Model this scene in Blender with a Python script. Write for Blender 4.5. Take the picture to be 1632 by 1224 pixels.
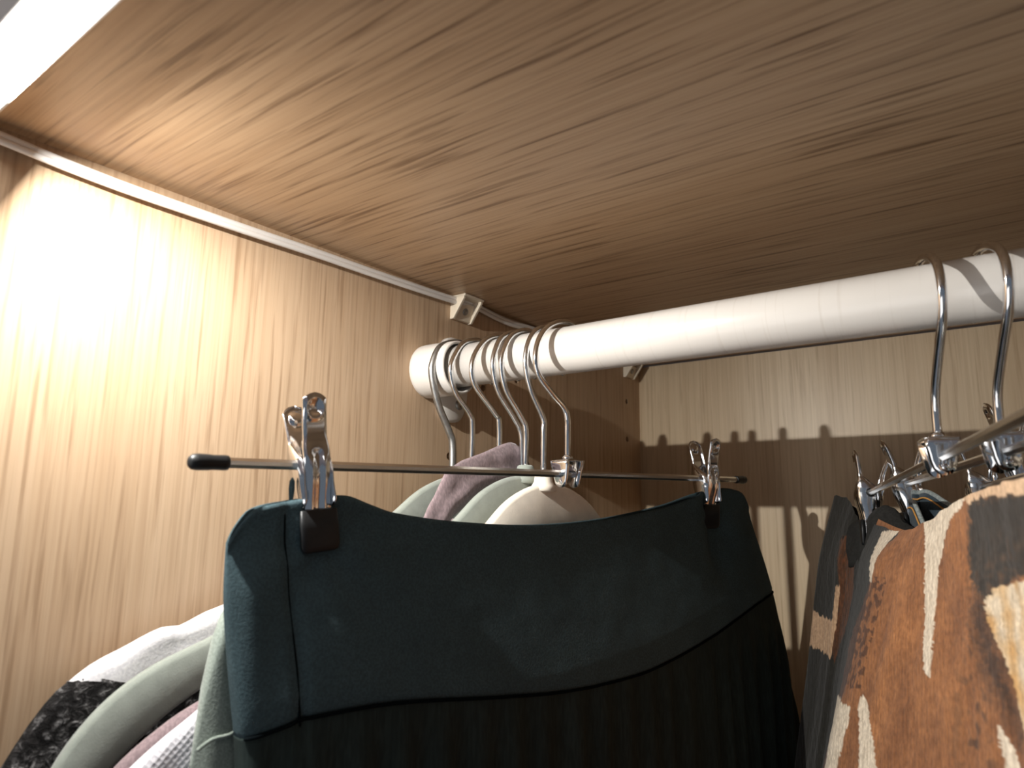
import bpy, bmesh, math, random
from mathutils import Vector, Matrix, noise

random.seed(4)
scene = bpy.context.scene
for o in list(bpy.data.objects):
    bpy.data.objects.remove(o)
COL = scene.collection
ZC = 2.0                       # height of the shelf underside above the wardrobe floor

# ------------------------------------------------------------------ camera
cam_data = bpy.data.cameras.new('camera')
cam = bpy.data.objects.new('camera', cam_data)
COL.objects.link(cam)
R_ = [[0.80028, 0.599493, 0.012638], [-0.097199, 0.150494, -0.983821], [-0.591696, 0.786104, 0.178707]]
CAMPOS = [0.31124, -0.628, -0.14502]
right, down, fwd = Vector(R_[0]), Vector(R_[1]), Vector(R_[2])
cam.matrix_world = Matrix(((right.x, -down.x, -fwd.x, CAMPOS[0]),
                           (right.y, -down.y, -fwd.y, CAMPOS[1]),
                           (right.z, -down.z, -fwd.z, CAMPOS[2] + ZC),
                           (0, 0, 0, 1)))
cam_data.sensor_width = 36.0
cam_data.lens = 36.0 * 1100 / 1632
cam_data.clip_start = 0.01
cam_data.dof.use_dof = True
cam_data.dof.focus_distance = 0.40
cam_data.dof.aperture_fstop = 13.0
scene.camera = cam

# ------------------------------------------------------------------ world, lights, exposure
world = bpy.data.worlds.new('room_world')
scene.world = world
world.use_nodes = True
world.node_tree.nodes['Background'].inputs[0].default_value = (0.72, 0.84, 1.0, 1)
world.node_tree.nodes['Background'].inputs[1].default_value = 0.16

def area_light(name, loc, target, size, size_y, power, color):
    d = bpy.data.lights.new(name, 'AREA')
    d.shape = 'RECTANGLE'
    d.size, d.size_y, d.energy, d.color = size, size_y, power, color
    o = bpy.data.objects.new(name, d)
    COL.objects.link(o)
    o.location = (loc[0], loc[1], loc[2] + ZC)
    o.rotation_euler = (Vector(target) - Vector(loc)).to_track_quat('-Z', 'Y').to_euler()
    return o

# the light of the bedroom in front of the wardrobe (lamp-lit room and bright floor)
area_light('room_light', (-0.3, -2.3, -0.9), (0.2, -0.3, 0.0), 1.6, 1.2, 10.0, (1.0, 0.965, 0.93))

vs = scene.view_settings
vs.view_transform = 'Standard'
vs.look = 'None'
vs.gamma = 1.0
vs.use_curve_mapping = False
vs.exposure = 0.0

# ------------------------------------------------------------------ materials
def new_mat(name):
    m = bpy.data.materials.new(name)
    m.use_nodes = True
    nt = m.node_tree
    return m, nt, nt.nodes['Principled BSDF']

def N(nt, kind, **kw):
    n = nt.nodes.new(kind)
    for k, v in kw.items():
        setattr(n, k, v)
    return n

def srgb(r, g, b):
    def f(c):
        c /= 255.0
        return c / 12.92 if c <= 0.04045 else ((c + 0.055) / 1.055) ** 2.4
    return (f(r), f(g), f(b), 1.0)

def ramp(nt, fac, stops):
    r = N(nt, 'ShaderNodeValToRGB')
    els = r.color_ramp.elements
    while len(els) < len(stops):
        els.new(0.5)
    for e, (p, c) in zip(els, stops):
        e.position = p
        e.color = c
    nt.links.new(fac, r.inputs[0])
    return r.outputs[0]

def coords(nt, scale, rot=(0, 0, 0), kind='Object'):
    tc = N(nt, 'ShaderNodeTexCoord')
    mp = N(nt, 'ShaderNodeMapping')
    mp.inputs['Scale'].default_value = scale
    mp.inputs['Rotation'].default_value = rot
    nt.links.new(tc.outputs[kind], mp.inputs[0])
    return mp.outputs[0]

def noise_tex(nt, vec, scale=1.0, detail=4.0, rough=0.55, dist=0.0):
    n = N(nt, 'ShaderNodeTexNoise')
    n.inputs['Scale'].default_value = scale
    n.inputs['Detail'].default_value = detail
    n.inputs['Roughness'].default_value = rough
    n.inputs['Distortion'].default_value = dist
    nt.links.new(vec, n.inputs['Vector'])
    return n.outputs['Fac']

def mix(nt, fac, a, b, mode='MIX'):
    m = N(nt, 'ShaderNodeMix', data_type='RGBA', blend_type=mode)
    if isinstance(fac, (int, float)):
        m.inputs[0].default_value = fac
    else:
        nt.links.new(fac, m.inputs[0])
    for sock, v in ((m.inputs[6], a), (m.inputs[7], b)):
        if isinstance(v, tuple):
            sock.default_value = v
        else:
            nt.links.new(v, sock)
    return m.outputs[2]

def bump(nt, bsdf, height, strength, distance):
    b = N(nt, 'ShaderNodeBump')
    b.inputs['Strength'].default_value = strength
    b.inputs['Distance'].default_value = distance
    nt.links.new(height, b.inputs['Height'])
    nt.links.new(b.outputs[0], bsdf.inputs['Normal'])

def wood(name, axis, light, mid, dark, pore=0.5, rough=0.42, band=9.0, seed=0.0):
    """oak foil: fine streaks and short pores that run along one axis"""
    m, nt, p = new_mat(name)
    along = {'x': 0, 'y': 1, 'z': 2}[axis]
    def sc(perp, al):
        s = [perp] * 3
        s[along] = al
        return tuple(s)
    streak = noise_tex(nt, coords(nt, sc(210, 2.8)), 1, 5, 0.62, 0.25)
    broad = noise_tex(nt, coords(nt, sc(band, 0.7)), 1, 3, 0.5, 0.6)
    fine = noise_tex(nt, coords(nt, sc(560, 9)), 1, 2, 0.5)
    col = ramp(nt, streak, [(0.30, mid), (0.62, light)])
    col2 = ramp(nt, broad, [(0.36, mid), (0.62, light)])
    c = mix(nt, 0.5, col, col2)
    dashes = noise_tex(nt, coords(nt, sc(330, 13)), 1, 3, 0.5, 0.15)
    mask = ramp(nt, dashes, [(0.54, (0, 0, 0, 1)), (0.70, (pore, pore, pore, 1))])
    c = mix(nt, mask, c, dark)
    fm = ramp(nt, fine, [(0.45, (0, 0, 0, 1)), (0.8, (0.35, 0.35, 0.35, 1))])
    c = mix(nt, fm, c, dark)
    nt.links.new(c, p.inputs['Base Color'])
    p.inputs['Roughness'].default_value = rough
    p.inputs['Specular IOR Level'].default_value = 0.35
    bump(nt, p, streak, 0.12, 0.0006)
    return m

M = {}
M['oak_side'] = wood('oak_foil_vertical', 'z', srgb(203, 176, 147), srgb(182, 152, 121), srgb(140, 109, 80), 0.55)
M['oak_shelf'] = wood('oak_foil_long', 'x', srgb(194, 165, 133), srgb(169, 138, 106), srgb(106, 78, 54), 0.8)
M['oak_back'] = wood('oak_foil_back_panel', 'z', srgb(216, 195, 164), srgb(194, 169, 136), srgb(160, 131, 99), 0.45, 0.38, 30.0)

def plain(name, color, rough=0.5, metal=0.0, spec=0.5, var=0.0, vscale=60, bumps=0.0, bscale=400, bdist=0.0004, sheen=0.0):
    m, nt, p = new_mat(name)
    p.inputs['Roughness'].default_value = rough
    p.inputs['Metallic'].default_value = metal
    p.inputs['Specular IOR Level'].default_value = spec
    if sheen:
        p.inputs['Sheen Weight'].default_value = sheen
        p.inputs['Sheen Roughness'].default_value = 0.5
    n = noise_tex(nt, coords(nt, (vscale,) * 3), 1, 4)
    lo = tuple(c * (1 - var) for c in color[:3]) + (1,)
    hi = tuple(min(1, c * (1 + var)) for c in color[:3]) + (1,)
    nt.links.new(ramp(nt, n, [(0.3, lo), (0.7, hi)]), p.inputs['Base Color'])
    if bumps:
        bump(nt, p, noise_tex(nt, coords(nt, (bscale,) * 3), 1, 3), bumps, bdist)
    return m

M['chrome'] = plain('bright_chrome', (0.80, 0.81, 0.83, 1), 0.09, 1.0, var=0.02)
M['bar_steel'] = plain('plated_steel_bar', (0.74, 0.73, 0.71, 1), 0.2, 1.0, var=0.05)
M['zinc'] = plain('zinc_wire', (0.78, 0.80, 0.82, 1), 0.16, 1.0, var=0.12, vscale=300)
M['dull_zinc'] = plain('dull_grey_wire', (0.40, 0.40, 0.39, 1), 0.42, 1.0, var=0.2, vscale=220)
M['rubber'] = plain('black_rubber', srgb(20, 21, 22), 0.45, spec=0.35, var=0.2, vscale=250)
M['white_paint'] = plain('white_enamel', srgb(238, 234, 229), 0.30, var=0.03, vscale=30)
M['white_plastic'] = plain('white_plastic', srgb(212, 206, 199), 0.35, var=0.02)
M['cream_plastic'] = plain('cream_plastic', srgb(224, 211, 190), 0.4, var=0.03)
M['cable'] = plain('white_cable', srgb(232, 228, 224), 0.38, var=0.03)
M['sage_flock'] = plain('sage_flocking', srgb(139, 145, 137), 0.9, spec=0.15, var=0.08, vscale=180, bumps=0.4, bscale=1500, bdist=0.0003, sheen=0.35)
M['cream_flock'] = plain('cream_flocking', srgb(236, 226, 211), 0.9, spec=0.15, var=0.05, vscale=160, bumps=0.4, bscale=1500, bdist=0.0003, sheen=0.3)
M['room_paint'] = plain('room_paint', srgb(236, 214, 208), 0.8, var=0.02, vscale=3)
M['dark_hole'] = plain('hole_lining', srgb(70, 48, 32), 0.8, var=0.1)

def rod_mat():
    """white enamel with faint rub marks where the hooks slide"""
    m, nt, p = new_mat('white_enamel_rubbed')
    v = coords(nt, (260, 8, 8))
    n = noise_tex(nt, v, 1, 3, 0.6)
    marks = ramp(nt, n, [(0.56, srgb(206, 201, 195)), (0.72, srgb(195, 188, 180))])
    nt.links.new(marks, p.inputs['Base Color'])
    p.inputs['Roughness'].default_value = 0.24
    return m
M['rod'] = rod_mat()

def cloth(name, color, dark=None, weave=900, rough=0.9, var=0.12, bdist=0.0004, bstr=0.35, sheen=0.2, stretch=(1, 1, 1)):
    m, nt, p = new_mat(name)
    dark = dark or tuple(c * 0.55 for c in color[:3]) + (1,)
    n = noise_tex(nt, coords(nt, (40, 40, 40)), 1, 5, 0.6)
    f = noise_tex(nt, coords(nt, tuple(weave * s for s in stretch)), 1, 2, 0.5)
    a = ramp(nt, n, [(0.3, tuple(c * (1 - var) for c in color[:3]) + (1,)), (0.7, tuple(min(1, c * (1 + var)) for c in color[:3]) + (1,))])
    mk = ramp(nt, f, [(0.40, (0.6, 0.6, 0.6, 1)), (0.62, (0, 0, 0, 1))])
    nt.links.new(mix(nt, mk, a, dark), p.inputs['Base Color'])
    p.inputs['Roughness'].default_value = rough
    p.inputs['Specular IOR Level'].default_value = 0.2
    p.inputs['Sheen Weight'].default_value = sheen
    p.inputs['Sheen Roughness'].default_value = 0.5
    bump(nt, p, f, bstr, bdist)
    return m

M['teal_jersey'] = cloth('dark_teal_jersey', srgb(60, 77, 82), weave=1100, var=0.12, sheen=0.0)
M['black_crepe'] = cloth('black_crepe', srgb(36, 46, 44), weave=700, var=0.15, stretch=(1, 1, 0.15), sheen=0.0)
M['white_knit'] = cloth('white_knit', srgb(232, 230, 232), weave=900, var=0.04, dark=srgb(205, 203, 208))
M['mauve_jersey'] = cloth('mauve_jersey', srgb(142, 124, 127), weave=1000, var=0.08, stretch=(1, 1, 0.4))
M['sage_cloth'] = cloth('sage_cloth', srgb(142, 152, 143), weave=1200, var=0.06)
M['black_cotton'] = cloth('black_cotton', srgb(40, 39, 37), weave=700, var=0.2, sheen=0.0)
M['denim'] = cloth('dark_denim', srgb(46, 62, 72), weave=800, var=0.25, dark=srgb(24, 34, 42))
M['denim_edge'] = cloth('worn_denim_edge', srgb(150, 158, 156), weave=800, var=0.15, dark=srgb(95, 105, 108))
M['orange_thread'] = plain('orange_thread', srgb(196, 140, 70), 0.7, var=0.15, vscale=500)
M['seam_thread'] = plain('dark_seam', srgb(14, 18, 20), 1.0, spec=0.0, var=0.1)
M['cream_cloth'] = cloth('cream_cloth', srgb(214, 200, 178), weave=900, var=0.06)

def boucle():
    m, nt, p = new_mat('black_white_boucle')
    v = noise_tex(nt, coords(nt, (260, 260, 300)), 1, 4, 0.7, 0.6)
    b = noise_tex(nt, coords(nt, (45, 45, 90)), 1, 3, 0.5)
    m1 = ramp(nt, v, [(0.46, srgb(26, 25, 25)), (0.56, srgb(78, 76, 76)), (0.68, srgb(196, 194, 194))])
    m2 = ramp(nt, b, [(0.42, (0.75, 0.75, 0.75, 1)), (0.6, (0, 0, 0, 1))])
    nt.links.new(mix(nt, m2, m1, srgb(28, 27, 27)), p.inputs['Base Color'])
    p.inputs['Roughness'].default_value = 0.95
    p.inputs['Specular IOR Level'].default_value = 0.15
    bump(nt, p, v, 0.9, 0.002)
    return m
M['boucle'] = boucle()

def mesh_knit():
    """white knit with a regular grid of small eyelets"""
    m, nt, p = new_mat('white_eyelet_knit')
    vor = N(nt, 'ShaderNodeTexVoronoi')
    vor.inputs['Scale'].default_value = 1.0
    vor.inputs['Randomness'].default_value = 0.12
    nt.links.new(coords(nt, (60, 520, 520), (0.78, 0, 0)), vor.inputs['Vector'])
    c = ramp(nt, vor.outputs['Distance'], [(0.18, srgb(110, 108, 118)), (0.34, srgb(222, 220, 226))])
    nt.links.new(c, p.inputs['Base Color'])
    p.inputs['Roughness'].default_value = 0.9
    bump(nt, p, vor.outputs['Distance'], 0.6, 0.001)
    return m
M['mesh_knit'] = mesh_knit()

def printed():
    """crinkled cloth whose print is stored as a colour per vertex; the fibres break it up"""
    m, nt, p = new_mat('printed_crinkle_cloth')
    at = N(nt, 'ShaderNodeAttribute', attribute_name='print')
    f = noise_tex(nt, coords(nt, (420, 420, 420)), 1, 4, 0.6)
    g = noise_tex(nt, coords(nt, (900, 260, 60), (0.25, 0, 0)), 1, 3, 0.6)
    k = mix(nt, 1.0, at.outputs['Color'], ramp(nt, f, [(0.3, (0.72, 0.68, 0.64, 1)), (0.7, (1.18, 1.16, 1.12, 1))]), 'MULTIPLY')
    k = mix(nt, 1.0, k, ramp(nt, g, [(0.35, (0.80, 0.77, 0.74, 1)), (0.65, (1.1, 1.1, 1.1, 1))]), 'MULTIPLY')
    nt.links.new(k, p.inputs['Base Color'])
    p.inputs['Roughness'].default_value = 0.92
    p.inputs['Specular IOR Level'].default_value = 0.15
    p.inputs['Sheen Weight'].default_value = 0.15
    bump(nt, p, g, 0.5, 0.0007)
    return m
M['print'] = printed()

def glow(name, color, strength):
    m, nt, p = new_mat(name)
    p.inputs['Base Color'].default_value = (0.9, 0.9, 0.9, 1)
    p.inputs['Emission Color'].default_value = color
    p.inputs['Emission Strength'].default_value = strength
    return m
M['led'] = glow('led_diffuser', (1.0, 0.98, 0.95, 1), 12.0)

# ------------------------------------------------------------------ object helpers
def W(p):
    return Vector((p[0], p[1], p[2] + ZC))

def obj(name, verts, faces, mat, parent=None, loc=None, smooth=True, local=False):
    """verts are shelf-relative scene coordinates; stored relative to the parent (or to loc)"""
    me = bpy.data.meshes.new(name)
    if local:
        vv = [Vector(v) for v in verts]
    elif parent is not None:
        inv = parent.matrix_world.inverted()
        vv = [inv @ W(v) for v in verts]
    else:
        o_ = W(loc) if loc is not None else Vector((0, 0, 0))
        vv = [W(v) - o_ for v in verts]
    me.from_pydata([tuple(v) for v in vv], [], faces)
    bm = bmesh.new()
    bm.from_mesh(me)
    bmesh.ops.recalc_face_normals(bm, faces=bm.faces)
    bm.to_mesh(me)
    bm.free()
    for pl in me.polygons:
        pl.use_smooth = smooth
    me.materials.append(mat)
    o = bpy.data.objects.new(name, me)
    COL.objects.link(o)
    if parent is not None:
        o.parent = parent
        o.matrix_world = parent.matrix_world.copy()
    elif loc is not None:
        o.location = W(loc)
        o.matrix_world = Matrix.Translation(W(loc))
    return o

def thing(name, label, cat, loc, group=None):
    o = bpy.data.objects.new(name, None)
    o.empty_display_size = 0.02
    COL.objects.link(o)
    o.location = W(loc)
    o.matrix_world = Matrix.Translation(W(loc))
    tag(o, label, cat, group)
    return o

def tag(o, label, cat, group=None):
    o['label'] = label
    o['category'] = cat
    if group:
        o['group'] = group
    return o

def structure(o):
    o['kind'] = 'structure'
    return o

def box(a, b):
    x0, y0, z0 = a
    x1, y1, z1 = b
    v = [(x0, y0, z0), (x1, y0, z0), (x1, y1, z0), (x0, y1, z0), (x0, y0, z1), (x1, y0, z1), (x1, y1, z1), (x0, y1, z1)]
    f = [(0, 3, 2, 1), (4, 5, 6, 7), (0, 1, 5, 4), (1, 2, 6, 5), (2, 3, 7, 6), (3, 0, 4, 7)]
    return v, f

def join(*parts):
    V, F = [], []
    for v, f in parts:
        n = len(V)
        V += list(v)
        F += [tuple(i + n for i in q) for q in f]
    return V, F

def catmull(pts, per=8):
    pts = [Vector(p) for p in pts]
    out = []
    for i in range(len(pts) - 1):
        p0 = pts[i - 1] if i else pts[i] * 2 - pts[i + 1]
        p1, p2 = pts[i], pts[i + 1]
        p3 = pts[i + 2] if i + 2 < len(pts) else p2 * 2 - p1
        for k in range(per):
            t = k / per
            out.append(0.5 * ((2 * p1) + (p2 - p0) * t + (2 * p0 - 5 * p1 + 4 * p2 - p3) * t * t + (3 * p1 - p0 - 3 * p2 + p3) * t ** 3))
    out.append(pts[-1])
    return out

def tube(pts, r, n=10, cap=True, profile=None):
    """a tube along pts; profile(i) scales r; ends rounded"""
    pts = [Vector(p) for p in pts]
    V, F = [], []
    tang = []
    for i in range(len(pts)):
        a = pts[max(0, i - 1)]
        b = pts[min(len(pts) - 1, i + 1)]
        tang.append((b - a).normalized())
    up = Vector((0, 0, 1)) if abs(tang[0].z) < 0.9 else Vector((1, 0, 0))
    nrm = (up - tang[0] * up.dot(tang[0])).normalized()
    frames = []
    for t in tang:
        nrm = (nrm - t * nrm.dot(t)).normalized()
        frames.append((nrm.copy(), t.cross(nrm)))
    rings = []
    def ring(c, fr, rr):
        s = len(V)
        for k in range(n):
            a = 2 * math.pi * k / n
            V.append(c + fr[0] * (math.cos(a) * rr) + fr[1] * (math.sin(a) * rr))
        rings.append(s)
    if cap:
        for q in (0.05, 0.5, 0.85):
            ring(pts[0] - tang[0] * r * math.sqrt(max(0, 1 - q * q)) * 0.8, frames[0], r * q * (profile(0) if profile else 1))
    for i, c in enumerate(pts):
        ring(c, frames[i], r * (profile(i) if profile else 1))
    if cap:
        for q in (0.85, 0.5, 0.05):
            ring(pts[-1] + tang[-1] * r * math.sqrt(max(0, 1 - q * q)) * 0.8, frames[-1], r * q * (profile(len(pts) - 1) if profile else 1))
    for a, b in zip(rings, rings[1:]):
        for k in range(n):
            F.append((a + k, a + (k + 1) % n, b + (k + 1) % n, b + k))
    F.append(tuple(rings[0] + k for k in reversed(range(n))))
    F.append(tuple(rings[-1] + k for k in range(n)))
    return V, F

def lathe(origin, axis, prof, n=24):
    """prof: list of (distance along axis, radius)"""
    axis = Vector(axis).normalized()
    up = Vector((0, 0, 1)) if abs(axis.z) < 0.9 else Vector((1, 0, 0))
    a = (up - axis * up.dot(axis)).normalized()
    b = axis.cross(a)
    o = Vector(origin)
    V, F = [], []
    for d, r in prof:
        for k in range(n):
            t = 2 * math.pi * k / n
            V.append(o + axis * d + a * (math.cos(t) * r) + b * (math.sin(t) * r))
    for i in range(len(prof) - 1):
        for k in range(n):
            F.append((i * n + k, i * n + (k + 1) % n, (i + 1) * n + (k + 1) % n, (i + 1) * n + k))
    F.append(tuple(reversed(range(n))))
    F.append(tuple((len(prof) - 1) * n + k for k in range(n)))
    return V, F

def grid_faces(nu, nv, closed_u=False):
    F = []
    for i in range(nu if closed_u else nu - 1):
        for j in range(nv - 1):
            i2 = (i + 1) % nu
            F.append((i * nv + j, i2 * nv + j, i2 * nv + j + 1, i * nv + j + 1))
    return F

def bevel_mod(o, w, seg=3):
    m = o.modifiers.new('bevel', 'BEVEL')
    m.width = w
    m.segments = seg
    m.limit_method = 'ANGLE'
    return o

def solid_mod(o, t, offset=0.0):
    m = o.modifiers.new('solid', 'SOLIDIFY')
    m.thickness = t
    m.offset = offset
    return o

def interp(pts, x):
    if x <= pts[0][0]:
        return pts[0][1]
    for (x0, y0), (x1, y1) in zip(pts, pts[1:]):
        if x <= x1:
            t = (x - x0) / (x1 - x0)
            return y0 + (y1 - y0) * t
    return pts[-1][1]

def smooth_interp(pts, x):
    """Catmull-Rom through (x, y) knots"""
    if x <= pts[0][0]:
        return pts[0][1]
    if x >= pts[-1][0]:
        return pts[-1][1]
    for i in range(len(pts) - 1):
        if x <= pts[i + 1][0]:
            x1, y1 = pts[i]
            x2, y2 = pts[i + 1]
            m1 = (y2 - (pts[i - 1][1] if i else y1)) / (x2 - (pts[i - 1][0] if i else x1))
            m2 = ((pts[i + 2][1] if i + 2 < len(pts) else y2) - y1) / ((pts[i + 2][0] if i + 2 < len(pts) else x2) - x1)
            h = x2 - x1
            t = (x - x1) / h
            return (2 * t ** 3 - 3 * t * t + 1) * y1 + (t ** 3 - 2 * t * t + t) * h * m1 + (-2 * t ** 3 + 3 * t * t) * y2 + (t ** 3 - t * t) * h * m2

def gauss(x, c, s):
    return math.exp(-((x - c) / s) ** 2)

# ------------------------------------------------------------------ the wardrobe shell
structure(obj('ceiling', *box((-0.018, -0.560, 0.0), (1.0, 0.012, 0.018)), M['oak_shelf'], smooth=False))
structure(obj('wall_back', *box((-0.010, 0.0, -2.0), (1.0, 0.008, -0.0016)), M['oak_back'], smooth=False))
structure(obj('wall_right', *box((1.0, -0.575, -2.0), (1.018, 0.012, 0.018)), M['oak_side'], smooth=False))
structure(obj('floor', *box((-0.018, -0.560, -2.018), (1.018, 0.012, -2.0)), M['oak_shelf'], smooth=False))
structure(obj('ceiling_room', *box((-3.0, -4.5, 0.55), (4.0, 0.3, 0.6)), M['room_paint'], smooth=False))

# left side panel with its two columns of drilled peg holes (really cut through the face)
side = structure(obj('wall_left', *box((-0.018, -0.575, -2.0), (0.0, 0.012, 0.018)), M['oak_side'], smooth=False))
cut = bmesh.new()
HOLES = [(-0.0277, z) for z in (-0.0400, -0.0768, -0.1137, -0.1505, -0.1874, -0.2243)] + \
        [(-0.2832, -0.1106), (-0.2490, -0.0591), (-0.2089, -0.0472), (-0.4900, -0.262)]
for y, z in HOLES:
    mat = Matrix.Translation(W((0.0, y, z))) @ Matrix.Rotation(math.pi / 2, 4, 'Y')
    bmesh.ops.create_cone(cut, cap_ends=True, segments=16, radius1=0.0026, radius2=0.0026, depth=0.032, matrix=mat)
cut_me = bpy.data.meshes.new('drill')
cut.to_mesh(cut_me)
cut.free()
cut_ob = bpy.data.objects.new('drill', cut_me)
COL.objects.link(cut_ob)
bo = side.modifiers.new('drill', 'BOOLEAN')
bo.operation = 'DIFFERENCE'
bo.object = cut_ob
bo.solver = 'EXACT'
dg = bpy.context.evaluated_depsgraph_get()
drilled = bpy.data.meshes.new_from_object(side.evaluated_get(dg))
side.modifiers.clear()
side.data = drilled
bpy.data.objects.remove(cut_ob)

# ------------------------------------------------------------------ lamp on the front edge of the shelf
lamp = thing('led_light_bar', 'white glowing lamp strip along the front edge of the wooden shelf', 'lamp', (0.07, -0.566, -0.004))
body = obj('housing_and_light_lip', *join(box((0.001, -0.5745, -0.0050), (0.30, -0.5605, 0.0045)), box((0.001, -0.5602, -0.0097), (0.30, -0.5592, -0.0001))), M['white_plastic'], lamp, smooth=False)  # second box: lip added to keep direct LED light off the shelf underside
bevel_mod(body, 0.0012)
df = obj('diffuser', *box((0.004, -0.5735, -0.0062), (0.296, -0.5612, -0.0049)), M['led'], lamp, smooth=False)
bevel_mod(df, 0.0006)
ld = bpy.data.lights.new('led_light', 'AREA')
ld.shape = 'DISK'
ld.size = 0.004
ld.energy = 1.8
ld.color = (1.0, 0.98, 0.93)
lo = bpy.data.objects.new('led_light', ld)
COL.objects.link(lo)
lo.location = W((0.051, -0.5650, -0.0096))
lo.rotation_euler = Vector((0.44, 0.82, -0.38)).to_track_quat('-Z', 'Y').to_euler()

# ------------------------------------------------------------------ cable along the shelf corner
cable_pts = [(0.0042, -0.5600, -0.0065), (0.0042, -0.5512, -0.0062), (0.0042, -0.5291, -0.0075), (0.0042, -0.5043, -0.0082), (0.0042, -0.4758, -0.0080),
             (0.0042, -0.4428, -0.0074), (0.0042, -0.4041, -0.0064), (0.0042, -0.3580, -0.0058), (0.0042, -0.3022, -0.0046),
             (0.0045, -0.2790, -0.0036), (0.0038, -0.2616, -0.0028), (0.0030, -0.2397, -0.0045), (0.0030, -0.2203, -0.0052),
             (0.0030, -0.1954, -0.0040), (0.0030, -0.150, -0.0032), (0.0030, -0.08, -0.003), (0.003, -0.02, -0.003)]
cp = catmull(cable_pts, 6)
# flat twin cord: two cores side by side with a web between
def core(dx, dz):
    return tube([p + Vector((dx, 0, dz)) for p in cp], 0.00155, 8)
cv = join(core(0.0, 0.0012), core(0.0004, -0.0013))
cb = obj('power_cable', *cv, M['cable'], loc=(0.004, -0.30, -0.006))
tag(cb, 'white flat twin cable running along the corner under the shelf', 'cable')

# ------------------------------------------------------------------ plastic shelf brackets in the corner
def corner_bracket(y, w, label, g):
    t = thing('shelf_bracket', label, 'bracket', (0.006, y, -0.008), g)
    h = w / 2
    D, H = 0.0125, 0.0165
    # two side cheeks, a sloping face between them, a back plate on the wall, a tab on the shelf
    def cheek(s):
        y0, y1 = y + s * h, y + s * (h - 0.0022)
        tri = [(0.0, -0.0008), (D, -0.0008), (D, -0.003), (0.003, -H), (0.0, -H)]
        V = [(x, y0, z) for x, z in tri] + [(x, y1, z) for x, z in tri]
        n = len(tri)
        F = [tuple(range(n)), tuple(range(2 * n - 1, n - 1, -1))] + [(i, (i + 1) % n, n + (i + 1) % n, n + i) for i in range(n)]
        return V, F
    def slope():
        tri = [(0.0, -0.004), (0.0065, -0.0045), (0.0025, -H + 0.0004), (0.0, -H + 0.0004)]
        V = [(x, y - h + 0.0015, z) for x, z in tri] + [(x, y + h - 0.0015, z) for x, z in tri]
        n = len(tri)
        F = [tuple(range(n)), tuple(range(2 * n - 1, n - 1, -1))] + [(i, (i + 1) % n, n + (i + 1) % n, n + i) for i in range(n)]
        return V, F
    tab = box((0.0, y - h, -0.0018), (D + 0.001, y + h, -0.0002))
    b = obj('body', *join(cheek(-1), cheek(1), slope(), tab), M['cream_plastic'], t, smooth=False)
    bevel_mod(b, 0.0004, 2)
    ax = Vector((0.92, 0, -0.38)).normalized()
    sc = obj('screw', *lathe(Vector((0.0046, y + 0.0005, -0.0098)) - ax * 0.001, ax,
                             [(0, 0.0024), (0.0012, 0.0026), (0.0019, 0.0022), (0.0021, 0.0016), (0.0014, 0.0011), (0.0012, 0.0003)], 16), M['dull_zinc'], t)
    sc['label'] = 'zinc plated cross-head screw'
    return t
corner_bracket(-0.2765, 0.0205, 'cream plastic corner bracket with screw above the end of the rail', None)
corner_bracket(-0.0245, 0.0190, 'small cream plastic bracket in the back corner just below the rail', None)

# ------------------------------------------------------------------ rail bracket and rail
RY, RZ, RR = -0.3055, -0.0562, 0.0133
rb = thing('rail_bracket', 'white bracket with round cup screwed to the left panel, holding the rail end', 'bracket', (0.0, RY, RZ))
def oval_plate():
    V, F = [], []
    cy, cz, hw, hh = -0.2850, -0.0592, 0.0150, 0.0290
    n = 40
    rings = []
    for x, k in ((0.0, 1.0), (0.0034, 1.0), (0.0044, 0.93), (0.0046, 0.02)):
        s = len(V)
        for i in range(n):
            a = 2 * math.pi * i / n
            e = 2.6
            c, d = math.cos(a), math.sin(a)
            V.append((x, cy + hw * k * math.copysign(abs(c) ** (2 / e), c), cz + hh * k * math.copysign(abs(d) ** (2 / e), d)))
        rings.append(s)
    for a, b in zip(rings, rings[1:]):
        for i in range(n):
            F.append((a + i, a + (i + 1) % n, b + (i + 1) % n, b + i))
    F.append(tuple(range(n)))
    F.append(tuple(rings[-1] + i for i in range(n)))
    return V, F
obj('flange', *oval_plate(), M['white_plastic'], rb)
cup_r = 0.0172
cupb = obj('cup', *lathe((0.0, RY - 0.0018, RZ - 0.0012), (1, 0, 0),
                         [(0.0, cup_r - 0.001), (0.0012, cup_r + 0.0002), (0.004, cup_r + 0.0004), (0.020, cup_r), (0.0285, cup_r - 0.0002),
                          (0.0295, cup_r - 0.0010), (0.0290, 0.0152), (0.006, 0.0150), (0.005, 0.001)], 40), M['white_plastic'], rb)
obj('screw', *lathe((0.0040, -0.2800, -0.0760), (1, 0, 0), [(0, 0.0034), (0.0010, 0.0036), (0.0020, 0.0030), (0.0022, 0.0016), (0.0012, 0.0010), (0.0012, 0.0001)], 18), M['dull_zinc'], rb)

rail = obj('clothes_rail', *lathe((0.0065, RY, RZ), (1, 0, 0),
                                  [(0, 0.004), (0.0002, RR), (0.2, RR), (0.4, RR), (0.6, RR), (0.9925, RR), (0.9926, 0.004)], 64), M['rod'], loc=(0.4, RY, RZ))
tag(rail, 'thick round white clothes rail under the shelf', 'rail')

# ------------------------------------------------------------------ hangers: shared builders
def frame_of(d):
    """ex along the bar (front to back), en towards the viewer's right, ez up"""
    ex = Vector(d).normalized()
    en = Vector((ex.y, -ex.x, 0)).normalized()
    ez = en.cross(ex)
    if ez.z < 0:
        ez = -ez
    return ex, en, ez

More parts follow.
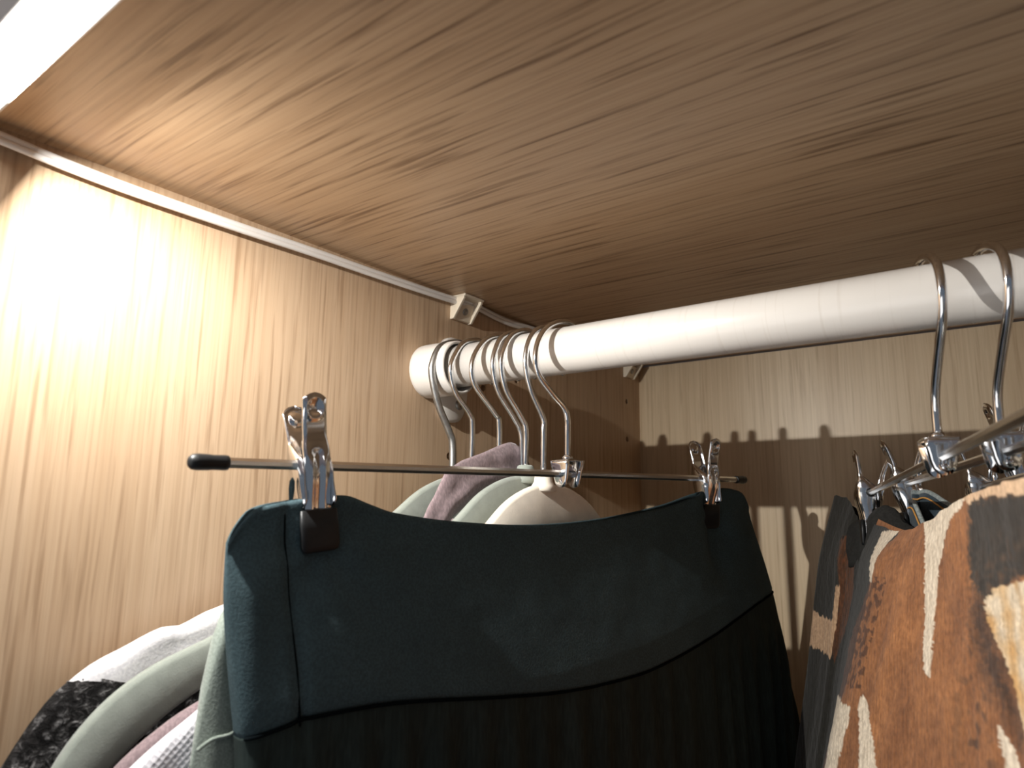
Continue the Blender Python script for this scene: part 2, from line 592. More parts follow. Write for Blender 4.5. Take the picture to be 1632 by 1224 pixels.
def hook_verts(stem, d, path, r, n=10):
    """path: (distance along d horizontally, height) pairs from the tip over the rail to the foot of the stem"""
    dh = Vector((d[0], d[1], 0)).normalized()
    P = [Vector((stem[0], stem[1], 0)) + dh * v + Vector((0, 0, z)) for v, z in path]
    return tube(catmull(P, 7), r, n)

def hook_path(top=-0.0400, front=-0.0200, zf=-0.063, knee=-0.0885, foot=-0.1150):
    return [(0.0168, -0.0640), (0.0166, -0.0560), (0.0130, -0.0462), (0.0055, top - 0.0006), (-0.0040, top - 0.0012),
            (front * 0.70, -0.0485), (front, zf), (front * 0.86, zf - 0.012), (front * 0.42, knee + 0.0050), (-0.0020, knee - 0.002),
            (0.0, knee - 0.0090), (0.0, foot)]

JN, JM = 15, 44
def jaw_mesh(o, ex, en, ez, side, top=0.0270, narrow=0.0, splay=1.0):
    """one pressed steel jaw: rounded handle with a punched ring, two flutes below, turned-in flanges"""
    zt, zb = top, -0.0310
    ypts = [(-0.0310, 0.0016), (-0.0240, 0.0022), (-0.0150, 0.0042), (-0.006, 0.0074), (0.002, 0.0082), (0.010, 0.0080), (0.018, 0.0094), (0.0270, 0.0114)]
    wpts = [(-0.0310, 0.0064), (-0.018, 0.0066), (-0.012, 0.0062), (0.0, 0.0061), (0.006, 0.0061), (0.010, 0.0056), (0.013, 0.0057), (0.030, 0.0057)]
    fpts = [(-0.0310, 0.0010), (-0.020, 0.0018), (-0.014, 0.0032), (-0.008, 0.0052), (0.002, 0.0056), (0.0065, 0.0052), (0.0095, 0.0026), (0.020, 0.0022), (0.0270, 0.0012)]
    V = []
    rt = 0.0057
    if side < 0:
        fpts = [(-0.0310, 0.0010), (-0.020, 0.0018), (-0.0172, 0.0030), (-0.0160, 0.0110), (-0.004, 0.0150), (0.002, 0.0140), (0.0080, 0.0060), (0.0100, 0.0026), (0.020, 0.0022), (0.0270, 0.0012)]
    else:
        fpts = [(z_, min(f_, 0.0034)) for z_, f_ in fpts]
    for j in range(JM):
        t = j / (JM - 1)
        z = zb + (zt - zb) * (1 - (1 - t) ** 1.25) if t < 1 else zt
        w = interp(wpts, z) - narrow
        if z > zt - rt:
            w = min(w, math.sqrt(max(1e-9, rt * rt - (z - zt + rt) ** 2)) + 0.0003)
        y0 = smooth_interp(ypts, z)
        if z > 0:
            y0 = 0.0082 + (y0 - 0.0082) * splay
        fl = interp(fpts, z)
        cols = [-1 - 1e-6] * 2 + [-1 + 2 * i / (JN - 1) for i in range(JN)] + [1 + 1e-6] * 2
        for ci, c in enumerate(cols):
            x = max(-1, min(1, c)) * w
            y = y0
            if ci in (0, JN + 3):
                y -= fl
            elif ci in (1, JN + 2):
                y -= fl * 0.45
                x *= 1.02
            else:
                edge = max(0.0, abs(c) - 0.82) / 0.18
                y -= 0.0005 * edge * edge
                # flutes
                k = 1 / (1 + math.exp((z - 0.0010) / 0.0004))
                k2 = 1 / (1 + math.exp(-(z + 0.0285) / 0.001))
                y += k * k2 * (0.0012 * gauss(x, 0.0026, 0.0010) + 0.0012 * gauss(x, -0.0026, 0.0010) - 0.0007)
                y -= 0.0010 * gauss(x, 0, 0.0022) * gauss(z, 0.0030, 0.0020)
                # punched dimple with a raised rim
                rr = math.hypot(x, z - (zt - 0.0058))
                y += 0.0006 * gauss(rr, 0.0036, 0.0008)
                if rr < 0.0032:
                    y -= 0.0012 * (1 - (rr / 0.0032) ** 2) ** 0.5
            V.append(o + ex * x + en * (side * y) + ez * z)
    nc = JN + 4
    F = []
    for j in range(JM - 1):
        for c in range(nc - 1):
            F.append((j * nc + c, j * nc + c + 1, (j + 1) * nc + c + 1, (j + 1) * nc + c))
    return V, F

def rubber_tip(o, ex, en, ez, side):
    V, F = [], []
    prof = [(-0.0178, 0.0068, 0.0008), (-0.0180, 0.0074, 0.0013), (-0.0250, 0.0077, 0.0014), (-0.0315, 0.0077, 0.0014), (-0.0332, 0.0070, 0.0011), (-0.0338, 0.0056, 0.0004)]
    n = 24
    yb = lambda z: interp([(-0.034, 0.0014), (-0.024, 0.0024), (-0.0175, 0.0032)], z)
    for z, w, th in prof:
        for i in range(n):
            a = 2 * math.pi * i / n
            c, s = math.cos(a), math.sin(a)
            x = w * math.copysign(abs(c) ** 0.35, c)
            y = yb(z) + 0.0004 + (th if s > 0 else 0.0012) * math.copysign(abs(s) ** 0.5, s)
            V.append(o + ex * x + en * (side * max(0.0003, y)) + ez * z)
    for j in range(len(prof) - 1):
        for i in range(n):
            F.append((j * n + i, j * n + (i + 1) % n, (j + 1) * n + (i + 1) % n, (j + 1) * n + i))
    F.append(tuple(range(n)))
    F.append(tuple((len(prof) - 1) * n + i for i in range(n)))
    return V, F

def clip(parent, o, ex, en, ez, splay=1.0):
    """spring clip riding on the bar: spring (the part itself), two jaws, two rubber tips"""
    coil = []
    for k in range(49):
        a = k / 8 * 2 * math.pi
        coil.append(o + ex * (-0.0036 + 0.0072 * k / 48) + en * (math.cos(a) * 0.0033) + ez * (math.sin(a) * 0.0033))
    leg1 = [o + ex * -0.0036 + en * 0.0033, o + ex * -0.0034 + en * 0.0040 + ez * -0.008, o + ex * -0.003 + en * 0.0028 + ez * -0.014]
    leg2 = [o + ex * 0.0036 + en * -0.0033, o + ex * 0.0034 + en * -0.0040 + ez * -0.008, o + ex * 0.003 + en * -0.0028 + ez * -0.014]
    c = obj('clip', *join(tube(coil, 0.0006, 6), tube(leg1, 0.0006, 6), tube(leg2, 0.0006, 6)), M['chrome'], parent)
    c['label'] = 'chrome spring clip with black rubber tips'
    for s in (1, -1):
        j = obj('jaw', *jaw_mesh(o, ex, en, ez, s, narrow=0.0 if s < 0 else 0.0009, splay=splay), M['chrome'], c)
        solid_mod(j, 0.0007, -1.0)
        r = obj('rubber_tip', *rubber_tip(o, ex, en, ez, s), M['rubber'], c)
        r['label'] = 'black rubber tip'
    return c

def swivel_bracket(parent, o, ex, en, ez):
    """folded chrome saddle: two shield-shaped legs the bar runs through and a domed top"""
    out = [(-0.0062, 0.0072), (-0.0060, 0.0040), (-0.0052, 0.0010), (-0.0046, -0.0025), (-0.0038, -0.0050), (-0.0022, -0.0068), (0, -0.0075)]
    out = out + [(-x, z) for x, z in reversed(out[:-1])]
    parts = []
    for s in (-1, 1):
        V, F = [], []
        n = len(out)
        for k, (du, sc) in enumerate(((0.0046, 1.0), (0.0060, 1.0), (0.0064, 0.80))):
            for x, z in out:
                flare = 0.0010 * max(0, z) / 0.0072
                V.append(o + ex * (s * (du + flare)) + en * (x * sc) + ez * ((z - 0.0005) * (sc if k == 2 else 1) + 0.0005))
        F.append(tuple(range(n)))
        for k in range(2):
            for i in range(n):
                F.append((k * n + i, k * n + (i + 1) % n, (k + 1) * n + (i + 1) % n, (k + 1) * n + i))
        F.append(tuple(2 * n + i for i in range(n)))
        parts.append((V, F))
    # domed bridge
    V, F = [], []
    nu, nv = 11, 9
    for i in range(nu):
        for j in range(nv):
            a, b = -1 + 2 * i / (nu - 1), -1 + 2 * j / (nv - 1)
            V.append(o + ex * (a * 0.0072) + en * (b * 0.0062) + ez * (0.0072 + 0.0016 * (1 - a * a * 0.9) * (1 - b * b * 0.8)))
    top = len(V)
    for i in range(nu):
        for j in range(nv):
            a, b = -1 + 2 * i / (nu - 1), -1 + 2 * j / (nv - 1)
            V.append(o + ex * (a * 0.0070) + en * (b * 0.0060) + ez * 0.0066)
    F += grid_faces(nu, nv)
    F += [tuple(top + k for k in f) for f in grid_faces(nu, nv)]
    for i in range(nu - 1):
        for j in (0, nv - 1):
            F.append((i * nv + j, (i + 1) * nv + j, top + (i + 1) * nv + j, top + i * nv + j))
    for j in range(nv - 1):
        for i in (0, nu - 1):
            F.append((i * nv + j, i * nv + j + 1, top + i * nv + j + 1, top + i * nv + j))
    parts.append((V, F))
    # rivets where the bar is pinched
    for s in (-1, 1):
        parts.append(lathe(o + ex * (s * 0.0052) - ez * 0.0040, ex * s, [(0, 0.0020), (0.0008, 0.0019), (0.0014, 0.0010), (0.0015, 0.0002)], 10))
    parts.append(lathe(o + ez * 0.0080, Vector((0, 0, 1)), [(0, 0.0030), (0.0012, 0.0029), (0.0020, 0.0024), (0.0024, 0.0018)], 16))
    return obj('swivel_bracket', *join(*parts), M['chrome'], parent)

def bar_mesh(a, b, en, ez, h=0.0019):
    V = []
    k = 0.38
    prof = [(h, h * k), (h * k, h), (-h * k, h), (-h, h * k), (-h, -h * k), (-h * k, -h), (h * k, -h), (h, -h * k)]
    V = [a + en * x + ez * z for x, z in prof] + [b + en * x + ez * z for x, z in prof]
    F = [tuple(range(8)), tuple(range(15, 7, -1))] + [(i, (i + 1) % 8, 8 + (i + 1) % 8, 8 + i) for i in range(8)]
    return V, F

def clip_hanger(label, center, d, front, back, clips, hpath, hook_r=0.00165, splay=1.0, group=None):
    center = Vector(center)
    ex, en, ez = frame_of(d)
    t = thing('clip_hanger', label, 'hanger', center, group)
    A, B = center - ex * front, center + ex * back
    obj('bar', *bar_mesh(A + ex * 0.003, B - ex * 0.003, en, ez), M['bar_steel'], t, smooth=False)
    for p, s in ((A, 1), (B, -1)):
        cap = obj('end_cap', *lathe(p, ex * s, [(-0.0002, 0.0006), (0.0002, 0.0018), (0.0012, 0.0027), (0.0030, 0.0030), (0.0070, 0.0029), (0.0085, 0.0027), (0.0125, 0.0028), (0.0138, 0.0027), (0.0141, 0.0021)], 18), M['rubber'], t)
        cap['label'] = 'black rubber end cap'
    swivel_bracket(t, center, ex, en, ez)
    hk = obj('hook', *hook_verts(center, d, hpath, hook_r), M['chrome'], t)
    for c in clips:
        u, roll, pitch, yaw = c if isinstance(c, tuple) else (c, 0, 0, 0)
        rot = Matrix.Rotation(math.radians(roll), 3, ex) @ Matrix.Rotation(math.radians(pitch), 3, en) @ Matrix.Rotation(math.radians(yaw), 3, ez)
        clip(t, center + ex * u, rot @ ex, rot @ en, rot @ ez, splay)
    return t, ex, en, ez

# ---- the near hanger that carries the skirt
SC = Vector((0.1070, -0.3049, -0.1256))
SD = Vector((0.1567, 0.9874, 0.0222))
hp = [(0.0160, -0.0650), (0.0160, -0.0560), (0.0125, -0.0455), (0.0050, -0.0402), (-0.0055, -0.0405), (-0.0165, -0.0458), (-0.0235, -0.0546), (-0.0258, -0.0646),
      (-0.0232, -0.0735), (-0.0128, -0.0822), (-0.0030, -0.0890), (-0.0002, -0.0950), (0.0, -0.1040), (0.0, -0.1165)]
skirt_hanger, SX, SN, SZ = clip_hanger('chrome clip hanger holding the dark teal and black skirt', SC, SD, 0.2000, 0.2000, [(-0.1535, -9, 4, -6), (0.1450, 0, 0, -14)], hp, 0.0017)

# ---- skirt
def skirt():
    t = thing('skirt', 'long skirt with dark teal waistband and black lower panel on the clip hanger', 'skirt', SC + Vector((0, 0, -0.55)))
    dh = Vector((SD.x, SD.y, 0)).normalized()
    nh = Vector((dh.y, -dh.x, 0))
    O = SC - SX * 0.2
    O = Vector((O.x, O.y, 0))
    topz = [(0.0150, -0.1600), (0.0185, -0.1525), (0.0237, -0.1463), (0.0370, -0.1428), (0.0480, -0.1412), (0.0598, -0.1404), (0.0720, -0.1436), (0.0844, -0.1470), (0.1191, -0.1508), (0.1732, -0.1527),
            (0.2298, -0.1497), (0.2936, -0.1411), (0.3400, -0.1310), (0.3600, -0.1284), (0.3780, -0.1290), (0.3920, -0.1320), (0.4010, -0.1400)]
    seam = [(0.0250, -0.2245), (0.0350, -0.2225), (0.0465, -0.2202), (0.0822, -0.2206), (0.1300, -0.2262), (0.1740, -0.2310), (0.2130, -0.2325), (0.2512, -0.2315), (0.3181, -0.2219), (0.3849, -0.2079), (0.4280, -0.2025)]
    left = [(-0.1400, 0.0150), (-0.1530, 0.0155), (-0.1765, 0.0166), (-0.1980, 0.0200), (-0.2240, 0.0250), (-0.2400, 0.0270), (-0.3000, 0.0330), (-0.5000, 0.030), (-0.9000, 0.020)][::-1]
    right_ = [(-0.1300, 0.3980), (-0.1400, 0.4010), (-0.1511, 0.4045), (-0.1836, 0.4195), (-0.2068, 0.4283), (-0.2676, 0.4469), (-0.3330, 0.4573), (-0.5000, 0.480), (-0.9000, 0.500)][::-1]
    NS = 150
    def thick(u, z):
        pinch = 1 - 0.93 * max(gauss(u, 0.047, 0.016), gauss(u, 0.345, 0.014)) * (1 / (1 + math.exp(-(z + 0.178) / 0.006)))
        base = 0.0040 + 0.013 * min(1, max(0, (smooth_interp(topz, u) - z) / 0.07)) + 0.006 * min(1, max(0, (-0.22 - z) / 0.2))
        return base * pinch
    def wrinkle(u, z):
        w = 0.0048 * gauss(u, 0.047, 0.020) * gauss(z, -0.150, 0.035)
        # drag lines that fan out of the clips
        du, dz = u - 0.050, z + 0.160
        r = math.hypot(du, dz)
        if r > 1e-5:
            a = math.atan2(dz, du)
            w += 0.0008 * math.cos(a * 5 + 0.6) * math.exp(-((r - 0.022) / 0.018) ** 2)
        du, dz = u - 0.345, z + 0.152
        r = math.hypot(du, dz)
        if r > 1e-5:
            a = math.atan2(dz, du)
            w += 0.0010 * math.cos(a * 5) * math.exp(-((r - 0.022) / 0.020) ** 2)
        # soft vertical channel beside the side seam and loose ripples
        w -= 0.0016 * gauss(u, 0.0360 + 0.12 * max(0, -0.15 - z), 0.0022)
        w += 0.0020 * gauss(u, 0.024, 0.006) * gauss(z, -0.195, 0.03)
        w += 0.0004 * noise.noise(Vector((u * 22, z * 30, 1.7)))
        w += 0.0002 * noise.noise(Vector((u * 90, z * 110, 5.2)))
        return w
    def pleat(u, z):
        g = min(1.0, max(0.0, (-0.222 - z) / 0.03))
        ph = u * 310 + 2.2 * noise.noise(Vector((u * 20, 0.3, 0.9))) + 1.2 * noise.noise(Vector((u * 30, z * 6, 4.0)))
        return g * 0.0023 * math.sin(ph) + g * 0.0015 * noise.noise(Vector((u * 60, z * 7, 8.1)))
    def band(rows, lower):
        V = []
        n2 = NS * 2
        for i in range(n2):
            th = math.pi * i / NS
            s = 0.5 - 0.5 * math.cos(th)
            sgn = 1 if i < NS else -1
            prof = abs(math.sin(th)) ** 0.55
            for j in range(rows):
                q = j / (rows - 1)
                # find u for this s at this row (width depends on height)
                u = 0.015 + s * 0.386
                for _ in range(3):
                    zt = smooth_interp(topz, u)
                    zs = smooth_interp(seam, u)
                    if not lower:
                        z = zt + (zs - zt) * q
                    else:
                        z = zs + (-0.80 - zs) * q ** 1.5
                    ul, ur = smooth_interp(left, z), smooth_interp(right_, z)
                    u = ul + s * (ur - ul)
                h = thick(u, z) * prof
                off = 0.0
                if sgn > 0:
                    off = wrinkle(u, z) * min(1, prof * 1.4) * (1 if not lower else 0.6)
                    if lower:
                        off += pleat(u, z) - 0.0006 * (1 - q)
                        off -= 0.0012 * gauss(u, 0.178 + 0.10 * (-0.23 - z), 0.0014) + 0.0012 * gauss(u, 0.318 + 0.14 * (-0.222 - z), 0.0014)
                    else:
                        off += 0.0009 * gauss(q, 0.02, 0.03) - 0.0010 * gauss(q, 1.0, 0.03)
                P = O + dh * u + nh * (sgn * h + off)
                V.append((P.x, P.y, z))
        F = grid_faces(n2, rows, True)
        return V, F
    top = obj('waistband', *band(46, False), M['teal_jersey'], t)
    solid_mod(top, 0.0012, -1)
    top['label'] = 'dark teal stretchy waistband'
    low = obj('lower_panel', *band(70, True), M['black_crepe'], t)
    solid_mod(low, 0.0008, -1)
    low['label'] = 'black gathered crepe panel below the seam'
    # stitched seam cord between both
    pts = []
    for i in range(90):
        th = math.pi * (0.03 + 0.94 * i / 89)
        s = 0.5 - 0.5 * math.cos(th)
        u = 0.0250 + s * 0.4035
        z = smooth_interp(seam, u)
        ul, ur = smooth_interp(left, z), smooth_interp(right_, z)
        u = ul + s * (ur - ul)
        z = smooth_interp(seam, u)
        h = thick(u, z) * abs(math.sin(th)) ** 0.55 + wrinkle(u, z) * 0.8 - 0.0004
        P = O + dh * u + nh * h
        pts.append((P.x, P.y, z))
    sm = obj('seam', *tube(pts, 0.0007, 6), M['seam_thread'], t)
    pts = []
    for i in range(26):
        k = i / 25
        u = 0.0350 + 0.009 * k
        zt = smooth_interp(topz, u)
        z = zt - 0.003 + (smooth_interp(seam, u) + 0.001 - zt) * k
        ul, ur = smooth_interp(left, z), smooth_interp(right_, z)
        s_ = (u - ul) / (ur - ul)
        th = math.acos(1 - 2 * s_)
        pr = abs(math.sin(th)) ** 0.55
        P = O + dh * u + nh * (thick(u, z) * pr + wrinkle(u, z) * min(1, pr * 1.4) - 0.0002)
        pts.append((P.x, P.y, z))
    obj('side_seam', *tube(pts, 0.00055, 6), M['seam_thread'], t)
    # hanging loop at the side seam
    lp = []
    for a in range(9):
        k = a / 8
        P = O + dh * (0.0392 + 0.0030 * math.sin(k * math.pi * 2) * 0.3) + nh * (-0.001 + 0.0022 * k)
        lp.append((P.x, P.y, -0.148 + 0.0135 * math.sin(k * math.pi)))
    obj('hanging_loop', *tube(lp, 0.0006, 6), M['teal_jersey'], t)
skirt()

# ------------------------------------------------------------------ velvet hangers on the left
ARM_UP = [(0.0, 0.0), (0.018, 0.0016), (0.040, 0.0098), (0.060, 0.0236), (0.082, 0.0385), (0.110, 0.0550), (0.150, 0.0730), (0.175, 0.0820), (0.190, 0.0905), (0.201, 0.1010), (0.209, 0.1135), (0.213, 0.128)]
ARM_LO = [(0.0, 0.0460), (0.018, 0.0470), (0.040, 0.0510), (0.058, 0.0560), (0.078, 0.0640), (0.106, 0.0745), (0.147, 0.0900), (0.169, 0.1010), (0.181, 0.1100), (0.190, 0.1180), (0.196, 0.1260), (0.198, 0.1340)]

def velvet_hanger(label, stem, d, peak, mat, path, hook_mat, hook_r, wide=1.0, group=None, half=0.0030, drop=0.0, shift=0.0):
    d = Vector((d[0], d[1], 0)).normalized()
    nrm = Vector((d.y, -d.x, 0))
    S = Vector((stem[0], stem[1], 0))
    t = thing('velvet_hanger', label, 'hanger', (stem[0], stem[1], peak - 0.04), group)
    up = [Vector((a * wide, b, 0)) for a, b in ARM_UP]
    lo_ = [Vector((a * wide, b, 0)) for a, b in ARM_LO]
    U, L = catmull(up, 5), catmull(lo_, 5)
    U = [Vector((-p.x, p.y, 0)) for p in reversed(U[1:])] + U
    L = [Vector((-p.x, p.y, 0)) for p in reversed(L[1:])] + L
    V, F = [], []
    sect = [(-1, 0.12), (-1, 0.88), (-0.6, 0.985), (0, 1.0), (0.6, 0.985), (1, 0.88), (1, 0.12), (0.6, 0.015), (0, 0.0), (-0.6, 0.015)]
    m = len(sect)
    for a, b in zip(U, L):
        gap = (a - b).length
        for w, q in sect:
            # keep the roundness of the edge the same size whatever the width of the arm
            if q > 0.5:
                qq = 1 - min(0.45, (1 - q) * 0.018 / gap)
            else:
                qq = min(0.45, q * 0.018 / gap)
            p = b.lerp(a, qq)
            P = S + d * (p.x + shift) + nrm * (w * half)
            V.append((P.x, P.y, peak - p.y))
    k = len(U)
    for i in range(k - 1):
        for j in range(m):
            F.append((i * m + j, i * m + (j + 1) % m, (i + 1) * m + (j + 1) % m, (i + 1) * m + j))
    F.append(tuple(range(m)))
    F.append(tuple((k - 1) * m + j for j in range(m)))
    body = obj('body', V, F, mat, t)
    nk = obj('neck', *lathe((stem[0], stem[1], peak + 0.0062), (0, 0, -1), [(0, 0.0036), (0.0006, 0.0046), (0.002, 0.0050), (0.0050, 0.0053), (0.0072, 0.0066), (0.0100, 0.0072), (0.011, 0.003)], 20), mat, t)
    hk = obj('hook', *hook_verts(stem, d, path, hook_r), hook_mat, t)
    hk['label'] = 'metal wire hook'
    return t, d, nrm, S

def hpath_from(pts, foot):
    return [(0.0165, -0.0655), (0.0164, -0.0560), (0.0128, -0.0455)] + pts + [(0.0, foot)]

H1, D1 = (0.0227, -0.3050), (0.045, 1)
H2, D2 = (0.0380, -0.3050), (0.07, 1)
H3, D3 = (0.0590, -0.3050), (0.10, 1)
H4, D4 = (0.0785, -0.3050), (0.13, 1)
H5, D5 = (0.0910, -0.3050), (0.15, 1)
p1 = hpath_from([(0.0030, -0.0398), (-0.0130, -0.0452), (-0.0196, -0.0560), (-0.0200, -0.0655), (-0.0140, -0.0820), (-0.0046, -0.0968), (-0.0005, -0.1070)], -0.140)
p2 = hpath_from([(0.0053, -0.0402), (-0.0085, -0.0436), (-0.0165, -0.0530), (-0.0198, -0.0631), (-0.0152, -0.0758), (-0.0025, -0.0877), (0.0, -0.0960)], -0.121)
p3 = hpath_from([(0.0040, -0.0402), (-0.0100, -0.0440), (-0.0195, -0.0530), (-0.0238, -0.0635), (-0.0206, -0.0748), (-0.0040, -0.0890), (0.0, -0.0970)], -0.140)
p4 = hpath_from([(0.0020, -0.0402), (-0.0110, -0.0445), (-0.0178, -0.0530), (-0.0208, -0.0640), (-0.0168, -0.0779), (-0.0042, -0.0920), (0.0, -0.1000)], -0.121)
p5 = hpath_from([(0.0060, -0.0402), (-0.0055, -0.0425), (-0.0130, -0.0520), (-0.0150, -0.0646), (-0.0108, -0.0782), (-0.0006, -0.0935), (0.0, -0.1020)], -0.124)
velvet_hanger('sage hanger on a thick dull grey hook nearest the left panel', H1, D1, -0.1440, M['sage_flock'], p1, M['dull_zinc'], 0.0023, 1.02)
velvet_hanger('sage flocked hanger with bare arm curving in front of the white and black knit top', H2, D2, -0.1245, M['sage_flock'], p2, M['zinc'], 0.0017)
velvet_hanger('sage hanger whose neck is covered by the mauve top', H3, D3, -0.1430, M['sage_flock'], p3, M['zinc'], 0.0017, 0.90)
velvet_hanger('grey-green flocked hanger directly behind the cream hanger', H4, D4, -0.1262, M['sage_flock'], p4, M['zinc'], 0.0017, 0.86)
velvet_hanger('cream flocked hanger with rounded shoulders behind the teal skirt', H5, D5, -0.1308, M['cream_flock'], p5, M['zinc'], 0.0017, 0.83, shift=0.005)
H4B = (0.0748, -0.3050)
velvet_hanger('grey hanger pressed against the grey-green one, its hook touching the next hook', (0.0712, -0.3050), (0.115, 1), -0.1450, M['sage_flock'],
              hpath_from([(0.0020, -0.0402), (-0.0112, -0.0447), (-0.0172, -0.0530), (-0.0196, -0.0640), (-0.0150, -0.0779), (-0.0012, -0.0925), (0.0050, -0.1020)], -0.124)[:-1] + [(0.0062, -0.1240)],
              M['zinc'], 0.0017, 0.84)

# ------------------------------------------------------------------ garments on the left hangers
def garment(parent, name, stem, d, top, mat, w0, zmin=None, zcut=None, above=False, bottom=-0.75, vr=None, ends=0.03, seed=0.0, wr=0.0012, off=0.0, nu=70, depths=None):
    """cloth draped over a shoulder line: top is a list of (v, z). zcut(v) keeps the cloth below (or above) a seam."""
    d = Vector((d[0], d[1], 0)).normalized()
    nrm = Vector((d.y, -d.x, 0))
    S = Vector((stem[0], stem[1], 0)) + nrm * off
    v0, v1 = vr or (top[0][0], top[-1][0])
    dep = depths or [0.0, 0.0004, 0.0015, 0.0035, 0.007, 0.012, 0.019, 0.028, 0.040, 0.056, 0.08, 0.11, 0.16, 0.24, 0.36, 0.55]
    def width(k, v):
        r = w0
        e = 1.0
        if ends:
            e = min(1.0, max(0.02, (min(v - v0, v1 - v) / ends))) ** 0.5
        a = math.sqrt(max(0.0, 1 - max(0.0, 1 - k / (r * 1.4)) ** 2))
        return r * a * e * (1 + min(0.2, k * 0.6))
    cols = [(1, k) for k in reversed(dep)] + [(-1, k) for k in dep[1:]]
    V = []
    for i in range(nu):
        v = v0 + (v1 - v0) * i / (nu - 1)
        zt = smooth_interp(top, v)
        for s, k in cols:
            if zcut is not None:
                zc = zcut(v)
                span = zt - zc
                z = zt - span * (k / dep[-1]) ** 0.7 if above else min(zt, zc) - k
                kk = zt - z
            else:
                z, kk = zt - k, k
            z = max(z, bottom)
            o = width(kk, v)
            wv = wr * noise.noise(Vector((v * 45 + seed, z * 40, s * 3.1 + seed))) + wr * 0.6 * noise.noise(Vector((v * 130 + seed, z * 70, s * 1.3)))
            P = S + d * v + nrm * (s * (o + wv * min(1, kk / 0.006)))
            V.append((P.x, P.y, z + wr * 0.8 * noise.noise(Vector((v * 60, seed, 2.0)))))
    return obj(name, V, grid_faces(nu, len(cols)), mat, parent)

# knit top: white yoke, boucle body
kt = thing('knit_top', 'knit top with white shoulders and speckled black body nearest the left panel', 'top', (0.0227, -0.30, -0.5))
knit_line = [(-0.262, -0.420), (-0.250, -0.330), (-0.2385, -0.275), (-0.2290, -0.2500), (-0.2205, -0.2364), (-0.2127, -0.2228), (-0.2067, -0.2143), (-0.2010, -0.2098), (-0.1939, -0.2052), (-0.1829, -0.2005), (-0.1682, -0.1948),
             (-0.1627, -0.1954), (-0.1503, -0.1905), (-0.1412, -0.1878), (-0.110, -0.172), (-0.080, -0.160), (-0.02, -0.160), (0.05, -0.160), (0.11, -0.172), (0.1412, -0.1880), (0.1829, -0.2005), (0.2127, -0.2228), (0.25, -0.33), (0.262, -0.42)]
body = garment(kt, 'body', H1, D1, knit_line, M['boucle'], 0.0042, zcut=lambda v: interp([(-0.27, 0.0), (-0.2025, -0.2095), (-0.1933, -0.2106), (-0.1815, -0.2142), (-0.1489, -0.2190), (0.0, -0.225), (0.15, -0.219), (0.2025, -0.2095), (0.27, 0.0)], v), wr=0.0022, seed=3.0, ends=0.01, nu=150)
body['label'] = 'speckled black and white boucle knit'
yoke = garment(kt, 'yoke', H1, D1, knit_line, M['white_knit'], 0.0042, zcut=lambda v: interp([(-0.2025, -0.2105), (-0.1933, -0.2116), (-0.1815, -0.2152), (-0.1489, -0.2200), (0.0, -0.226), (0.15, -0.22), (0.2025, -0.2105)], v), above=True, vr=(-0.2030, 0.2030), wr=0.0014, seed=3.0, ends=0.0, nu=110)
yoke['label'] = 'white knit shoulder yoke'

# mauve top on the third hanger
mt = thing('mauve_top', 'mauve ribbed top with cloth flopped over its hanger neck', 'top', (0.059, -0.30, -0.5))
mauve_line = [(-0.232, -0.340), (-0.222, -0.285), (-0.2100, -0.2540), (-0.1988, -0.2410), (-0.1904, -0.2330), (-0.1779, -0.2255), (-0.1655, -0.2195), (-0.1580, -0.2165), (-0.12, -0.199), (-0.08, -0.176), (-0.05, -0.1545), (-0.03, -0.150),
              (0.03, -0.150), (0.06, -0.158), (0.10, -0.185), (0.16, -0.213), (0.20, -0.237), (0.232, -0.33)]
garment(mt, 'body', H3, D3, mauve_line, M['mauve_jersey'], 0.0045, wr=0.0010, seed=7.0, ends=0.012, nu=120)
def flop():
    d = Vector((D3[0], D3[1], 0)).normalized()
    nrm = Vector((d.y, -d.x, 0))
    S = Vector((H3[0], H3[1], 0))
    upe = [(0.0068, -0.1078), (-0.0005, -0.1072), (-0.0120, -0.1112), (-0.0222, -0.1148), (-0.0374, -0.1203), (-0.0464, -0.1250), (-0.0505, -0.1310), (-0.0547, -0.1385), (-0.0607, -0.1470), (-0.066, -0.160)]
    loe = [(0.0170, -0.1196), (0.0153, -0.1250), (0.0080, -0.1275), (-0.0010, -0.1300), (-0.0176, -0.1341), (-0.0260, -0.1390), (-0.0340, -0.1440), (-0.0431, -0.1509), (-0.048, -0.160), (-0.050, -0.172)]
    U = catmull([(a, b, 0) for a, b in upe], 6)
    L = catmull([(a, b, 0) for a, b in loe], 6)
    V, n = [], 14
    for i, (a, b) in enumerate(zip(U, L)):
        for j in range(n):
            q = j / (n - 1)
            p = a.lerp(b, q)
            bulge = 0.0062 + 0.0030 * math.sin(q * math.pi) + 0.0018 * math.sin(q * 9 + i * 0.05) * q + 0.0012 * noise.noise(Vector((p.x * 90, p.y * 120, 2)))
            P = S + d * p.x + nrm * bulge
            V.append((P.x, P.y, p.y))
    o = obj('collar', V, grid_faces(len(U), n), M['mauve_jersey'], mt)
    solid_mod(o, 0.0016, 1)
    o['label'] = 'folded mauve cloth lying over the hanger neck'
flop()

